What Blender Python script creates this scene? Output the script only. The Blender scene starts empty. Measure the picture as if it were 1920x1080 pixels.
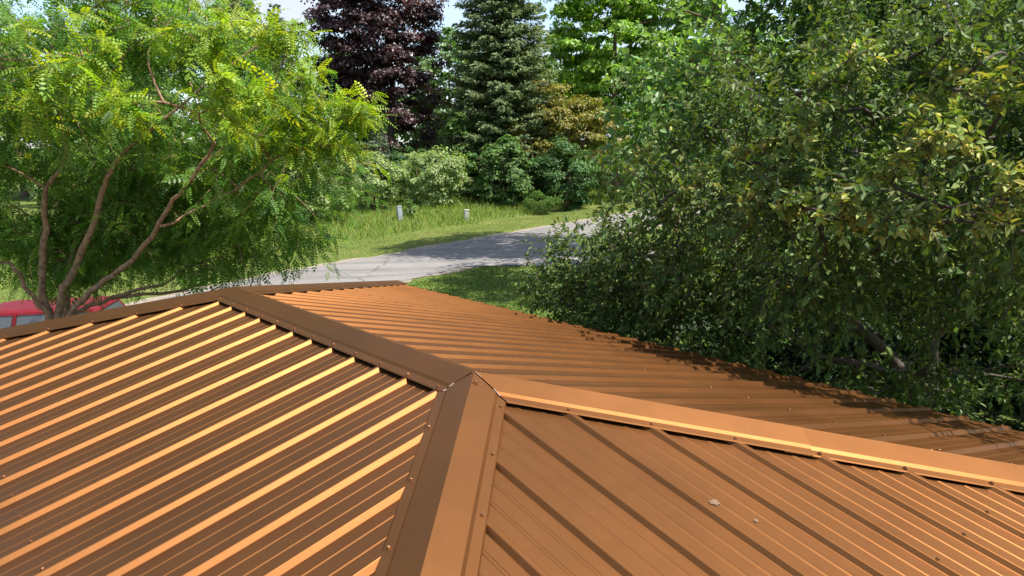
import bpy, math
import numpy as np
from mathutils import Vector, Matrix

rng = np.random.default_rng(11)
scene = bpy.context.scene
COL = scene.collection
R = math.radians

# ------------------------------------------------------------------ camera
CAM = np.array([0.0, 0.0, 4.40])
PITCH, ROLL, FOC = 0.188823, -0.0177258, 1377.507
fw = np.array([0, math.cos(PITCH), -math.sin(PITCH)])
rt0 = np.array([1.0, 0, 0]); up0 = np.cross(rt0, fw)
rt = rt0 * math.cos(ROLL) + up0 * math.sin(ROLL)
up = -rt0 * math.sin(ROLL) + up0 * math.cos(ROLL)
cd = bpy.data.cameras.new('camera'); cam = bpy.data.objects.new('camera', cd); COL.objects.link(cam)
cd.sensor_width = 36.0; cd.lens = FOC / 1920 * 36.0
cd.clip_start = 0.05; cd.clip_end = 5000
cam.matrix_world = Matrix(((rt[0], up[0], -fw[0], CAM[0]), (rt[1], up[1], -fw[1], CAM[1]),
                           (rt[2], up[2], -fw[2], CAM[2]), (0, 0, 0, 1)))
scene.camera = cam

# ------------------------------------------------------------------ sky, sun, exposure
SUN_AZ, SUN_EL = R(-20), R(62)          # azimuth counted from world +X towards +Y
SKY, SUN = 0.12, 4.9
sun_dir = Vector((math.cos(SUN_EL) * math.cos(SUN_AZ), math.cos(SUN_EL) * math.sin(SUN_AZ), math.sin(SUN_EL)))
world = bpy.data.worlds.new('World'); scene.world = world; world.use_nodes = True
wn, wl = world.node_tree.nodes, world.node_tree.links
wn.clear()
w_out = wn.new('ShaderNodeOutputWorld'); w_bg = wn.new('ShaderNodeBackground'); w_bg.inputs['Strength'].default_value = SKY
sky = wn.new('ShaderNodeTexSky'); sky.sky_type = 'NISHITA'; sky.sun_disc = False
sky.sun_elevation = SUN_EL; sky.sun_rotation = math.pi / 2 - SUN_AZ
tc = wn.new('ShaderNodeTexCoord'); mp = wn.new('ShaderNodeMapping'); mp.inputs['Scale'].default_value = (1, 1, 2.6)
mp.inputs['Location'].default_value = (0.3, 0.1, 0.0)
nz = wn.new('ShaderNodeTexNoise'); nz.inputs['Scale'].default_value = 3.2; nz.inputs['Detail'].default_value = 8; nz.inputs['Roughness'].default_value = 0.58
rmp = wn.new('ShaderNodeValToRGB'); rmp.color_ramp.elements[0].position = 0.42; rmp.color_ramp.elements[1].position = 0.66
mx = wn.new('ShaderNodeMixRGB'); mx.inputs['Color2'].default_value = (3.1, 3.4, 3.85, 1)
wl.new(tc.outputs['Generated'], mp.inputs['Vector']); wl.new(mp.outputs['Vector'], nz.inputs['Vector'])
wl.new(nz.outputs['Fac'], rmp.inputs['Fac']); wl.new(rmp.outputs['Color'], mx.inputs['Fac'])
wl.new(sky.outputs['Color'], mx.inputs['Color1']); wl.new(mx.outputs['Color'], w_bg.inputs['Color'])
wl.new(w_bg.outputs['Background'], w_out.inputs['Surface'])
sd = bpy.data.lights.new('sun', 'SUN'); sd.energy = SUN; sd.angle = R(0.53); sd.color = (1.0, 0.95, 0.87)
so = bpy.data.objects.new('sun', sd); COL.objects.link(so)
so.rotation_euler = (-sun_dir).to_track_quat('-Z', 'Y').to_euler(); so.location = (30, 0, 40)
vs = scene.view_settings
vs.view_transform = 'Standard'; vs.look = 'None'; vs.exposure = 1.2; vs.gamma = 1.0; vs.use_curve_mapping = False
scene.cycles.max_bounces = 8; scene.cycles.transparent_max_bounces = 8
scene.cycles.diffuse_bounces = 4; scene.cycles.glossy_bounces = 3; scene.cycles.transmission_bounces = 4

# ------------------------------------------------------------------ helpers
def mat(name):
    m = bpy.data.materials.new(name); m.use_nodes = True
    return m, m.node_tree.nodes, m.node_tree.links, m.node_tree.nodes['Principled BSDF']

def noise(n, l, scale, detail=4, rough=0.55, vec=None, coord='Object'):
    t = n.new('ShaderNodeTexNoise'); t.inputs['Scale'].default_value = scale
    t.inputs['Detail'].default_value = detail; t.inputs['Roughness'].default_value = rough
    if vec is None:
        c = n.new('ShaderNodeTexCoord'); vec = c.outputs[coord]
    l.new(vec, t.inputs['Vector'])
    return t

def ramp(n, l, src, stops):
    r = n.new('ShaderNodeValToRGB'); e = r.color_ramp.elements
    while len(e) < len(stops): e.new(0.5)
    for k, (p, c) in enumerate(stops):
        e[k].position = p; e[k].color = (*c, 1)
    l.new(src, r.inputs['Fac'])
    return r

def simple(name, col, rough=0.5, metal=0.0, var=0.12, scale=8.0, bump=0.0, spec=0.5):
    m, n, l, b = mat(name)
    t = noise(n, l, scale)
    c = np.array(col)
    r = ramp(n, l, t.outputs['Fac'], [(0.3, c * (1 - var)), (0.7, np.minimum(c * (1 + var), 1))])
    l.new(r.outputs['Color'], b.inputs['Base Color'])
    b.inputs['Roughness'].default_value = rough; b.inputs['Metallic'].default_value = metal
    b.inputs['Specular IOR Level'].default_value = spec
    if bump:
        bp = n.new('ShaderNodeBump'); bp.inputs['Strength'].default_value = bump; bp.inputs['Distance'].default_value = 0.01
        l.new(t.outputs['Fac'], bp.inputs['Height']); l.new(bp.outputs['Normal'], b.inputs['Normal'])
    return m

def mesh_np(name, V, F, mats, tint=None, smooth=False):
    """V (n,3); F list of (m,k) int arrays"""
    me = bpy.data.meshes.new(name)
    V = np.asarray(V, np.float32)
    if not isinstance(F, list): F = [F]
    me.vertices.add(len(V)); me.vertices.foreach_set('co', V.ravel())
    nl = sum(f.size for f in F); npoly = sum(len(f) for f in F)
    me.loops.add(nl); me.loops.foreach_set('vertex_index', np.concatenate([f.ravel() for f in F]).astype(np.int32))
    me.polygons.add(npoly)
    st = []; o = 0
    for f in F:
        st.append(o + np.arange(len(f)) * f.shape[1]); o += f.size
    me.polygons.foreach_set('loop_start', np.concatenate(st).astype(np.int32))
    if tint is not None:
        a = me.attributes.new('tint', 'FLOAT_COLOR', 'POINT')
        t4 = np.ones((len(V), 4), np.float32); t4[:, :3] = tint
        a.data.foreach_set('color', t4.ravel())
    me.update(calc_edges=True); me.validate()
    for m in (mats if isinstance(mats, (list, tuple)) else [mats]): me.materials.append(m)
    me.polygons.foreach_set('use_smooth', np.full(npoly, bool(smooth)))
    return me

def obj(name, me, parent=None, loc=None):
    o = bpy.data.objects.new(name, me); COL.objects.link(o)
    if parent is not None: o.parent = parent
    if loc is not None: o.location = loc
    return o

def tag(o, label=None, cat=None, group=None, kind=None):
    if label: o['label'] = label
    if cat: o['category'] = cat
    if group: o['group'] = group
    if kind: o['kind'] = kind
    return o

def empty(name, loc, rz=0.0):
    o = bpy.data.objects.new(name, None); COL.objects.link(o); o.location = loc; o.rotation_euler = (0, 0, rz)
    o.empty_display_size = 0.2
    return o

class MB:
    """collects simple shapes into one mesh"""
    def __init__(s): s.V = []; s.F3 = []; s.F4 = []; s.n = 0
    def add(s, V, F):
        V = np.asarray(V, float); F = np.asarray(F, int) + s.n
        s.V.append(V); (s.F4 if F.shape[1] == 4 else s.F3).append(F); s.n += len(V)
    def box(s, c, d, rot=None):
        c = np.array(c, float); d = np.array(d, float) / 2
        v = np.array([[x, y, z] for x in (-1, 1) for y in (-1, 1) for z in (-1, 1)], float) * d
        if rot is not None: v = v @ np.array(rot).T
        s.add(v + c, [[0, 1, 3, 2], [4, 6, 7, 5], [0, 4, 5, 1], [2, 3, 7, 6], [0, 2, 6, 4], [1, 5, 7, 3]])
    def bbox(s, c, d, b=0.02):
        """box with chamfered vertical and top edges"""
        x, y, z = np.array(d) / 2
        rings = []
        for zz, q in ((-z, b), (-z + b, 0), (z - b, 0), (z, b)):
            X, Y = x - q, y - q; B = b
            rings.append([[-X + B, -Y, zz], [X - B, -Y, zz], [X, -Y + B, zz], [X, Y - B, zz], [X - B, Y, zz], [-X + B, Y, zz], [-X, Y - B, zz], [-X, -Y + B, zz]])
        s.loft(np.array(rings) + np.array(c))
    def loft(s, rings, caps=True, closed=True):
        rings = np.asarray(rings, float); k, n, _ = rings.shape
        F = []
        for i in range(k - 1):
            for j in range(n if closed else n - 1):
                a, b = i * n + j, i * n + (j + 1) % n
                F.append([a, b, b + n, a + n])
        V = rings.reshape(-1, 3); s_n = s.n
        s.add(V, F)
        if caps:
            for i in (0, k - 1):
                ctr = rings[i].mean(0)
                vv = np.vstack([rings[i], ctr])
                f = [[j, (j + 1) % n, n] for j in range(n)]
                if i == 0: f = [q[::-1] for q in f]
                s.add(vv, f)
    def cyl(s, a, b, r0, r1=None, n=10, caps=True):
        a = np.array(a, float); b = np.array(b, float); r1 = r0 if r1 is None else r1
        d = (b - a) / np.linalg.norm(b - a)
        h = np.array([0, 0, 1.0]) if abs(d[2]) < 0.9 else np.array([1.0, 0, 0])
        u = np.cross(d, h); u /= np.linalg.norm(u); w = np.cross(d, u)
        th = np.linspace(0, 2 * np.pi, n, endpoint=False)
        c = np.outer(np.cos(th), u) + np.outer(np.sin(th), w)
        s.loft([a + c * r0, b + c * r1], caps)
    def tube(s, pts, rad, n=6):
        pts = np.asarray(pts, float); k = len(pts)
        t = np.gradient(pts, axis=0); t /= np.linalg.norm(t, axis=1)[:, None] + 1e-9
        h = np.array([0.31, 0.17, 0.93]); rings = []
        th = np.linspace(0, 2 * np.pi, n, endpoint=False)
        for i in range(k):
            u = np.cross(t[i], h); u /= np.linalg.norm(u) + 1e-9; w = np.cross(t[i], u)
            rings.append(pts[i] + (np.outer(np.cos(th), u) + np.outer(np.sin(th), w)) * rad[i])
        s.loft(rings, caps=False)
    def mesh(s, name, m, smooth=False, tint=None):
        F = []
        if s.F4: F.append(np.concatenate(s.F4))
        if s.F3: F.append(np.concatenate(s.F3))
        return mesh_np(name, np.concatenate(s.V), F, m, tint=tint, smooth=smooth)

def norm(a): return a / (np.linalg.norm(a, axis=-1, keepdims=True) + 1e-9)

# ------------------------------------------------------------------ materials
def roof_paint(name, col, metal=0.94, rough=0.48):
    m, n, l, b = mat(name)
    c = np.array(col)
    t = noise(n, l, 1.7, 5, 0.6)
    r = ramp(n, l, t.outputs['Fac'], [(0.25, c * 0.93), (0.75, c * 1.06)])
    # faint dust and chalking blotches
    t2 = noise(n, l, 23.0, 6, 0.7)
    r2 = ramp(n, l, t2.outputs['Fac'], [(0.58, (0, 0, 0)), (0.85, (0.32, 0.32, 0.32))])
    mxn = n.new('ShaderNodeMixRGB'); mxn.inputs['Color2'].default_value = (0.22, 0.13, 0.075, 1)
    oi = n.new('ShaderNodeObjectInfo'); ro = ramp(n, l, oi.outputs['Random'], [(0.0, (0.93, 0.92, 0.90)), (1.0, (1.07, 1.07, 1.08))])
    pv = n.new('ShaderNodeMixRGB'); pv.blend_type = 'MULTIPLY'; pv.inputs['Fac'].default_value = 1; l.new(r.outputs['Color'], pv.inputs['Color1']); l.new(ro.outputs['Color'], pv.inputs['Color2'])
    l.new(r2.outputs['Color'], mxn.inputs['Fac']); l.new(pv.outputs['Color'], mxn.inputs['Color1'])
    l.new(mxn.outputs['Color'], b.inputs['Base Color'])
    b.inputs['Metallic'].default_value = metal
    rr = ramp(n, l, t.outputs['Fac'], [(0.2, (rough - 0.04,) * 3), (0.8, (rough + 0.05,) * 3)])
    l.new(rr.outputs['Color'], b.inputs['Roughness'])
    # oil-canning and paint grain
    t3 = noise(n, l, 3.0, 2, 0.5); t4 = noise(n, l, 420.0, 2, 0.5)
    b1 = n.new('ShaderNodeBump'); b1.inputs['Strength'].default_value = 0.25; b1.inputs['Distance'].default_value = 0.010
    b2 = n.new('ShaderNodeBump'); b2.inputs['Strength'].default_value = 0.06; b2.inputs['Distance'].default_value = 0.001
    l.new(t3.outputs['Fac'], b1.inputs['Height']); l.new(t4.outputs['Fac'], b2.inputs['Height'])
    l.new(b1.outputs['Normal'], b2.inputs['Normal']); l.new(b2.outputs['Normal'], b.inputs['Normal'])
    return m

M = {}
M['copper'] = roof_paint('copper_metallic_paint', (0.188, 0.077, 0.0248))
M['screw'] = simple('painted_screw', (0.20, 0.09, 0.035), 0.45, 0.8, 0.1, 60)
M['sealant'] = simple('sealant', (0.22, 0.17, 0.14), 0.5, 0, 0.2, 90)
M['dropping'] = simple('dropping', (0.13, 0.078, 0.045), 0.9, 0, 0.25, 120)
M['wall'] = simple('siding', (0.52, 0.45, 0.36), 0.7, 0, 0.06, 5)
M['deck'] = simple('underlay', (0.05, 0.04, 0.035), 0.9, 0, 0.2, 5)
M['bark'] = simple('bark', (0.155, 0.10, 0.072), 0.9, 0, 0.45, 14, bump=0.8, spec=0.2)
M['bark_dark'] = simple('bark_dark', (0.075, 0.06, 0.05), 0.9, 0, 0.4, 14, bump=0.8, spec=0.2)
M['bark_tan'] = simple('bark_tan', (0.25, 0.155, 0.10), 0.85, 0, 0.45, 16, bump=0.7, spec=0.25)

def leaf_mat(name, transl=0.4, rough=0.45, tmul=(1.25, 1.45, 0.45), spec=0.4):
    m, n, l, b = mat(name)
    a = n.new('ShaderNodeAttribute'); a.attribute_name = 'tint'
    l.new(a.outputs['Color'], b.inputs['Base Color'])
    b.inputs['Roughness'].default_value = rough; b.inputs['Specular IOR Level'].default_value = spec
    tr = n.new('ShaderNodeBsdfTranslucent')
    mu = n.new('ShaderNodeMixRGB'); mu.blend_type = 'MULTIPLY'; mu.inputs['Fac'].default_value = 1; mu.inputs['Color2'].default_value = (*tmul, 1)
    l.new(a.outputs['Color'], mu.inputs['Color1']); l.new(mu.outputs['Color'], tr.inputs['Color'])
    ms = n.new('ShaderNodeMixShader'); ms.inputs['Fac'].default_value = transl
    l.new(b.outputs['BSDF'], ms.inputs[1]); l.new(tr.outputs['BSDF'], ms.inputs[2])
    l.new(ms.outputs['Shader'], n['Material Output'].inputs['Surface'])
    return m
M['leaf'] = leaf_mat('broad_leaf')
M['leaf_thin'] = leaf_mat('thin_leaf', 0.48, 0.5, (1.5, 1.5, 0.4), 0.3)
M['leaf_gloss'] = leaf_mat('glossy_leaf', 0.32, 0.55, (1.3, 1.35, 0.4), 0.25)
M['leaf_red'] = leaf_mat('maroon_leaf', 0.22, 0.42, (1.6, 0.8, 0.7), 0.45)
M['needle'] = leaf_mat('needles', 0.28, 0.55, (1.2, 1.3, 0.5), 0.3)
M['blade'] = leaf_mat('grass_blade', 0.4, 0.55, (1.2, 1.3, 0.5), 0.25)

# ------------------------------------------------------------------ terrain, road
RD = np.array([0.594, 0.805]); RN = np.array([-0.805, 0.594])     # road direction, normal pointing away from us
P0 = np.array([-5.4, 30.9])                                       # a point on the far road edge
RW = 5.05
def qdist(x, y): return (x - P0[0]) * RN[0] + (y - P0[1]) * RN[1]
def sdist(x, y): return (x - P0[0]) * RD[0] + (y - P0[1]) * RD[1]
def hgt(x, y):
    q = qdist(x, y)
    t = np.clip(q - 5.5, 0, None)
    h = np.minimum(0.075 * t, 1.1 + 0.012 * t)
    h = h - 0.10 * np.exp(-((q - 5.0) / 1.6) ** 2)
    return h + 0.03 * np.sin(x * 0.5) * np.cos(y * 0.43) * np.clip((np.abs(q + RW / 2) - RW / 2 - 0.8) / 3, 0, 1)

def grid_axis(lo, hi, fine_lo, fine_hi, fine, coarse):
    return np.unique(np.concatenate([np.linspace(lo, fine_lo, coarse), np.arange(fine_lo, fine_hi, fine), np.linspace(fine_hi, hi, coarse)]))
def sheet(name, xs, ys, fn, m):
    X, Y = np.meshgrid(xs, ys); V = np.stack([X, Y, fn(X, Y)], -1).reshape(-1, 3)
    nx = len(xs); i = np.arange(len(ys) - 1)[:, None] * nx + np.arange(nx - 1)[None]
    F = np.stack([i, i + 1, i + nx + 1, i + nx], -1).reshape(-1, 4)
    return mesh_np(name, V, F, m, smooth=True)

m, n, l, b = mat('turf')
g = n.new('ShaderNodeNewGeometry')
t1 = noise(n, l, 0.35, 5, 0.6, g.outputs['Position']); t2 = noise(n, l, 6.0, 5, 0.7, g.outputs['Position']); t3 = noise(n, l, 45.0, 3, 0.7, g.outputs['Position'])
r1 = ramp(n, l, t1.outputs['Fac'], [(0.3, (0.08, 0.125, 0.022)), (0.55, (0.12, 0.155, 0.034)), (0.75, (0.18, 0.18, 0.065))])
r2 = ramp(n, l, t2.outputs['Fac'], [(0.3, (0.62, 0.66, 0.6)), (0.7, (1.25, 1.2, 1.2))])
r3 = ramp(n, l, t3.outputs['Fac'], [(0.3, (0.55, 0.6, 0.5)), (0.7, (1.35, 1.3, 1.3))])
k1 = n.new('ShaderNodeMixRGB'); k1.blend_type = 'MULTIPLY'; k1.inputs['Fac'].default_value = 0.8
k2 = n.new('ShaderNodeMixRGB'); k2.blend_type = 'MULTIPLY'; k2.inputs['Fac'].default_value = 0.8
l.new(r1.outputs['Color'], k1.inputs['Color1']); l.new(r2.outputs['Color'], k1.inputs['Color2'])
l.new(k1.outputs['Color'], k2.inputs['Color1']); l.new(r3.outputs['Color'], k2.inputs['Color2'])
l.new(k2.outputs['Color'], b.inputs['Base Color']); b.inputs['Roughness'].default_value = 0.9; b.inputs['Specular IOR Level'].default_value = 0.15
bp = n.new('ShaderNodeBump'); bp.inputs['Strength'].default_value = 0.9; bp.inputs['Distance'].default_value = 0.05
l.new(t3.outputs['Fac'], bp.inputs['Height']); l.new(bp.outputs['Normal'], b.inputs['Normal'])
M['turf'] = m

m, n, l, b = mat('old_asphalt')
g = n.new('ShaderNodeNewGeometry')
mpn = n.new('ShaderNodeMapping'); mpn.inputs['Rotation'].default_value = (0, 0, -math.atan2(RD[1], RD[0])); mpn.inputs['Scale'].default_value = (0.12, 1.1, 1)
mpn.vector_type = 'POINT'
l.new(g.outputs['Position'], mpn.inputs['Vector'])
t1 = noise(n, l, 1.0, 5, 0.6, mpn.outputs['Vector']); t2 = noise(n, l, 60.0, 4, 0.7, g.outputs['Position']); t3 = noise(n, l, 0.8, 6, 0.65, g.outputs['Position'])
r1 = ramp(n, l, t1.outputs['Fac'], [(0.3, (0.118, 0.109, 0.102)), (0.7, (0.195, 0.181, 0.170))])
r2 = ramp(n, l, t2.outputs['Fac'], [(0.3, (0.75, 0.75, 0.75)), (0.7, (1.2, 1.2, 1.2))])
r3 = ramp(n, l, t3.outputs['Fac'], [(0.35, (0.85, 0.85, 0.86)), (0.65, (1.08, 1.07, 1.05))])
k1 = n.new('ShaderNodeMixRGB'); k1.blend_type = 'MULTIPLY'; k1.inputs['Fac'].default_value = 1
k2 = n.new('ShaderNodeMixRGB'); k2.blend_type = 'MULTIPLY'; k2.inputs['Fac'].default_value = 1
l.new(r1.outputs['Color'], k1.inputs['Color1']); l.new(r2.outputs['Color'], k1.inputs['Color2'])
l.new(k1.outputs['Color'], k2.inputs['Color1']); l.new(r3.outputs['Color'], k2.inputs['Color2'])
# long tar-dark cracks
vo = n.new('ShaderNodeTexVoronoi'); vo.feature = 'DISTANCE_TO_EDGE'; vo.inputs['Scale'].default_value = 0.22
wob = n.new('ShaderNodeMixRGB'); wob.blend_type = 'ADD'; wob.inputs['Fac'].default_value = 1
tw = noise(n, l, 0.9, 4, 0.6, g.outputs['Position'])
l.new(g.outputs['Position'], wob.inputs['Color1']); l.new(tw.outputs['Color'], wob.inputs['Color2']); l.new(wob.outputs['Color'], vo.inputs['Vector'])
rc = ramp(n, l, vo.outputs['Distance'], [(0.0, (0.35, 0.35, 0.36)), (0.012, (1, 1, 1))])
k3 = n.new('ShaderNodeMixRGB'); k3.blend_type = 'MULTIPLY'; k3.inputs['Fac'].default_value = 0.8
l.new(k2.outputs['Color'], k3.inputs['Color1']); l.new(rc.outputs['Color'], k3.inputs['Color2'])
l.new(k3.outputs['Color'], b.inputs['Base Color']); b.inputs['Roughness'].default_value = 0.85
bp = n.new('ShaderNodeBump'); bp.inputs['Strength'].default_value = 0.5; bp.inputs['Distance'].default_value = 0.01
l.new(t2.outputs['Fac'], bp.inputs['Height']); l.new(bp.outputs['Normal'], b.inputs['Normal'])
M['asphalt'] = m
M['gravel'] = simple('gravel_dirt', (0.19, 0.16, 0.12), 0.95, 0, 0.35, 9, bump=0.8)

xs = grid_axis(-900, 900, -45, 45, 1.0, 12); ys = grid_axis(-200, 1500, -6, 90, 1.0, 12)
tag(obj('ground', sheet('ground', xs, ys, hgt, M['turf'])), 'green lawn and grassy verge around the road', 'ground', kind='structure')

def ribbon(name, s0, s1, qa, qb, z, m, step=0.7, jag=0.0, n_q=3):
    """strip along the road between offsets qa and qb, with ragged edges"""
    ss = np.arange(s0, s1, step); k = len(ss)
    def rag(seed):
        r_ = np.random.default_rng(seed); a = r_.normal(0, 1, k)
        return np.convolve(a, np.ones(3) / 3, 'same') * jag + 0.4 * jag * np.sin(ss * 0.8 + seed)
    a = qa + rag(1 + int(abs(qa) * 10)); bq = qb + rag(5 + int(abs(qb) * 10))
    V = []
    for j in range(n_q):
        f = j / (n_q - 1); q = a * (1 - f) + bq * f - 0.022 * np.minimum(0, ss + 4) ** 2
        xy = P0 + np.outer(ss, RD) + q[:, None] * RN
        V.append(np.column_stack([xy, hgt(xy[:, 0], xy[:, 1]) + z]))
    V = np.concatenate(V); F = []
    i = np.arange(k - 1)
    for j in range(n_q - 1): F.append(np.stack([j * k + i, j * k + i + 1, (j + 1) * k + i + 1, (j + 1) * k + i], -1))
    me = mesh_np(name, V, np.concatenate(F), m, smooth=True)
    return obj(name, me)
tag(ribbon('gravel_shoulder', -60, 140, -RW - 0.4, 0.5, 0.012, M['gravel'], 0.35, 0.22, 5), 'pale sandy gravel fringe along both road edges', 'gravel', kind='structure')
tag(ribbon('road', -60, 140, -RW, 0.0, 0.022, M['asphalt'], 0.7, 0.06, 5), 'weathered grey asphalt road crossing behind the roof', 'road', kind='structure')
# driveway opening off the near side of the road towards the right
def driveway():
    c0 = np.array([-0.7, 28.4]); d = -RN
    mbv = []; L_ = 26
    for t in np.arange(-0.4, L_, 0.7):
        fl = 1.8 * math.exp(-max(t, 0) / 1.0)
        a = c0 + d * t + RD * (0.25 - fl); e = c0 + d * t + RD * (5.6 + fl)
        for f in np.linspace(0, 1, 4):
            p_ = a * (1 - f) + e * f; mbv.append([*p_, hgt(p_[0], p_[1]) + 0.030])
    V = np.array(mbv); k = len(V) // 4; i = (np.arange(k - 1)[:, None] * 4 + np.arange(3)[None]).ravel()
    return mesh_np('driveway', V, np.stack([i, i + 1, i + 5, i + 4], -1), M['asphalt'], smooth=True)
tag(obj('driveway', driveway()), 'grey driveway mouth joining the road beside the lawn', 'driveway', kind='structure')

# ------------------------------------------------------------------ house with copper hip roof
# house frame: ridge along +Y, near ridge end at the origin, far end at y = RL
SL, RL, HW, S = 0.2425, 2.6874, 3.3466, 0.2286
HOUSE = np.array([-0.162556, 2.905271, 3.448273]); HROT = 0.706132
house = empty('house', (HOUSE[0], HOUSE[1], 0.0), HROT)
tag(house, 'low building with a copper coloured ribbed metal hip roof', 'building')
ZP = HOUSE[2]
cn = 1 / math.sqrt(1 + SL * SL)
def roofz(x, y): return -SL * np.maximum.reduce([np.abs(x), -y, y - RL])
PL = {'A': (lambda u, r: (-r, u), np.array([-SL, 0, 1]) * cn), 'B': (lambda u, r: (r, u), np.array([SL, 0, 1]) * cn),
      'C': (lambda u, r: (u, -r), np.array([0, -SL, 1]) * cn), 'D': (lambda u, r: (u, RL + r), np.array([0, SL, 1]) * cn)}
def top_run(pl, u): return max(0, u - RL, -u) if pl in 'AB' else abs(u)
REND = HW + 0.025
RIBP = [(-0.0248, 0), (-0.0226, 0.0012), (-0.0108, 0.0164), (-0.0082, 0.0180), (0.0082, 0.0180), (0.0108, 0.0164), (0.0226, 0.0012), (0.0248, 0)]
def panel_profile(first):
    pts = []
    for k in range(5):
        for q, (du, h) in enumerate(RIBP):
            if k == 4 and q > 4: break
            dh = -0.0009 if (k == 4 and 0 < q) else 0.0
            pts.append((k * S + du, h + dh))
        if k < 4:
            for c in (S * 0.345, S * 0.655):
                for du, h in ((-0.0090, 0), (-0.0045, 0.0021), (0.0045, 0.0021), (0.0090, 0)): pts.append((k * S + c + du, h))
    return pts
PROF = panel_profile(True)
def screw_mesh():
    mb = MB(); th = np.linspace(0, 2 * np.pi, 10, endpoint=False)
    c = np.stack([np.cos(th), np.sin(th), 0 * th], -1)
    mb.loft([c * 0.0092, c * 0.0086 + [0, 0, .0020]])
    h = np.stack([np.cos(th[:6] * 10 / 6), np.sin(th[:6] * 10 / 6), 0 * th[:6]], -1)
    mb.loft([h * 0.0058 + [0, 0, .0018], h * 0.0058 + [0, 0, .0062], h * 0.0044 + [0, 0, .0074]])
    return mb.mesh('screw', M['screw'])
SCREW = screw_mesh()
def put_screw(parent, p_, nrm):
    o = obj('screw', SCREW, parent); o.location = p_
    o.rotation_euler = Vector(nrm).to_track_quat('Z', 'Y').to_euler()
    o.rotation_euler.rotate_axis('Z', float(rng.uniform(0, 1)))
def build_panels(pl, phase, screw_run, umin, umax):
    f, nr = PL[pl]
    j0 = math.floor((umin - phase) / (4 * S))
    for j in range(j0, j0 + 16):
        u0 = phase + 4 * S * j
        pts = [(u0 + a, h) for a, h in PROF]
        lo, hi = umin, umax
        if pts[-1][0] < lo + 0.03 or pts[0][0] > hi - 0.03: continue
        us = [q[0] for q in pts]; hs = [q[1] for q in pts]
        brk = [0.0, RL] if pl in 'AB' else [0.0]
        allu = sorted(set([u for u in us if lo < u < hi] + [k for k in brk if us[0] < k < us[-1]] + [k for k in (lo, hi) if us[0] < k < us[-1]]))
        V = []; NS = 7
        for u in allu:
            h = np.interp(u, us, hs)
            r0 = min(top_run(pl, u) + 0.045, REND - 0.002)
            for k in range(NS):
                r_ = r0 + (REND - r0) * k / (NS - 1)
                x, y = f(u, r_); V.append(np.array([x, y, ZP - SL * r_]) + nr * h)
        nu = len(allu); F = []
        i = (np.arange(nu - 1)[:, None] * NS + np.arange(NS - 1)[None]).ravel()
        F = np.stack([i, i + 1, i + NS + 1, i + NS], -1)
        if pl in 'AD': F = F[:, ::-1]
        if pl in 'A': F = F[:, ::-1]
        if pl in 'B': F = F[:, ::-1]
        po = obj('roof_panel', mesh_np('roof_panel', np.array(V), F, M['copper']), house)
        for k in range(4):
            u = u0 + k * S
            for sr in screw_run:
                if top_run(pl, u) + 0.25 < sr and lo < u < hi and pl != 'D':
                    x, y = f(u, sr); put_screw(po, Vector(np.array([x, y, ZP - SL * sr]) + nr * 0.0188), nr)
YA = 0.3054
build_panels('A', YA, (1.52, 3.25), -HW, RL + HW)
build_panels('B', 0.12, (1.52, 3.25), -HW, RL + HW)
build_panels('C', 0.1847, (1.56,), -HW, HW)
build_panels('D', 0.1847, (), -HW, HW)

CAPP = [(0.0, 0.0500), (0.003, 0.0494), (0.098, 0.0320), (0.108, 0.0225), (0.140, 0.0212), (0.1435, 0.0165)]
def cap(name, a, d, t0, t1, sides, lift=0.0, prof=CAPP, spacing=None, screws=None, start_extra=(0, 0)):
    """a plan start, d plan direction; sides [(perp, start slope, end slope)]"""
    a = np.array(a, float); d = np.array(d, float); V = []; NS = max(2, int((t1 - t0) / 0.25) + 2)
    npf = len(prof); cols = []
    for sgn, (pr, c0, c1) in enumerate(sides):
        pr = np.array(pr, float)
        for (dd, h) in prof:
            s0 = t0 + c0 * dd + (0 if c0 == 0 else 0.0); e0 = t1 - c1 * dd
            col = []
            for k in range(NS):
                t = s0 + (e0 - s0) * k / (NS - 1)
                q = a + d * t + pr * dd
                # roof height under the cap on this side
                col.append([q[0], q[1], ZP + float(side_z(a + d * t, pr, dd)) + h + lift])
            cols.append(col)
    V = np.array(cols).reshape(-1, 3); F = []
    for sgn in range(2):
        for j in range(npf - 1):
            i = ((sgn * npf + j) * NS + np.arange(NS - 1))
            q = np.stack([i, i + 1, i + NS + 1, i + NS], -1)
            F.append(q if sgn else q[:, ::-1])
    me = mesh_np(name, V, np.concatenate(F), M['copper'])
    return obj(name, me, house)
def side_z(p_, pr, dd):
    # slope continues from the hip or ridge line straight down its own roof plane
    base = roofz(p_[0], p_[1])
    q = p_ + pr * 0.01
    g_ = (roofz(q[0], q[1]) - base) / 0.01
    return base + g_ * dd
k7 = 1 / math.sqrt(2); T225 = math.tan(R(22.5)); DIAG = HW * math.sqrt(2) + 0.03
eps = 1e-4
ridge = cap('ridge_cap', (0, 0), (0, 1), -0.0, RL, [((-1, 0), T225 * 0.6, T225 * 0.8), ((1, 0), T225, T225)], lift=0.0035)
near_hip = cap('hip_cap', (0, 0), (-k7, -k7), 0.004, DIAG, [((-k7, k7), T225, 0), ((k7, -k7), 1.0, 0)])
CAPP2 = [(0.0, 0.0487), (0.003, 0.0480), (0.098, 0.0305), (0.1100, 0.0205), (0.140, 0.0182), (0.1435, 0.0145)]
right_hip = cap('hip_cap', (0, 0), (k7, -k7), 0.004, 1.33, [((-k7, -k7), 1.0, 0), ((k7, k7), T225, 0)], lift=0.0012)
right_hip2 = cap('hip_cap', (0, 0), (k7, -k7), 1.22, DIAG, [((-k7, -k7), 0, 0), ((k7, k7), 0, 0)], lift=0.0, prof=CAPP2)
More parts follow.
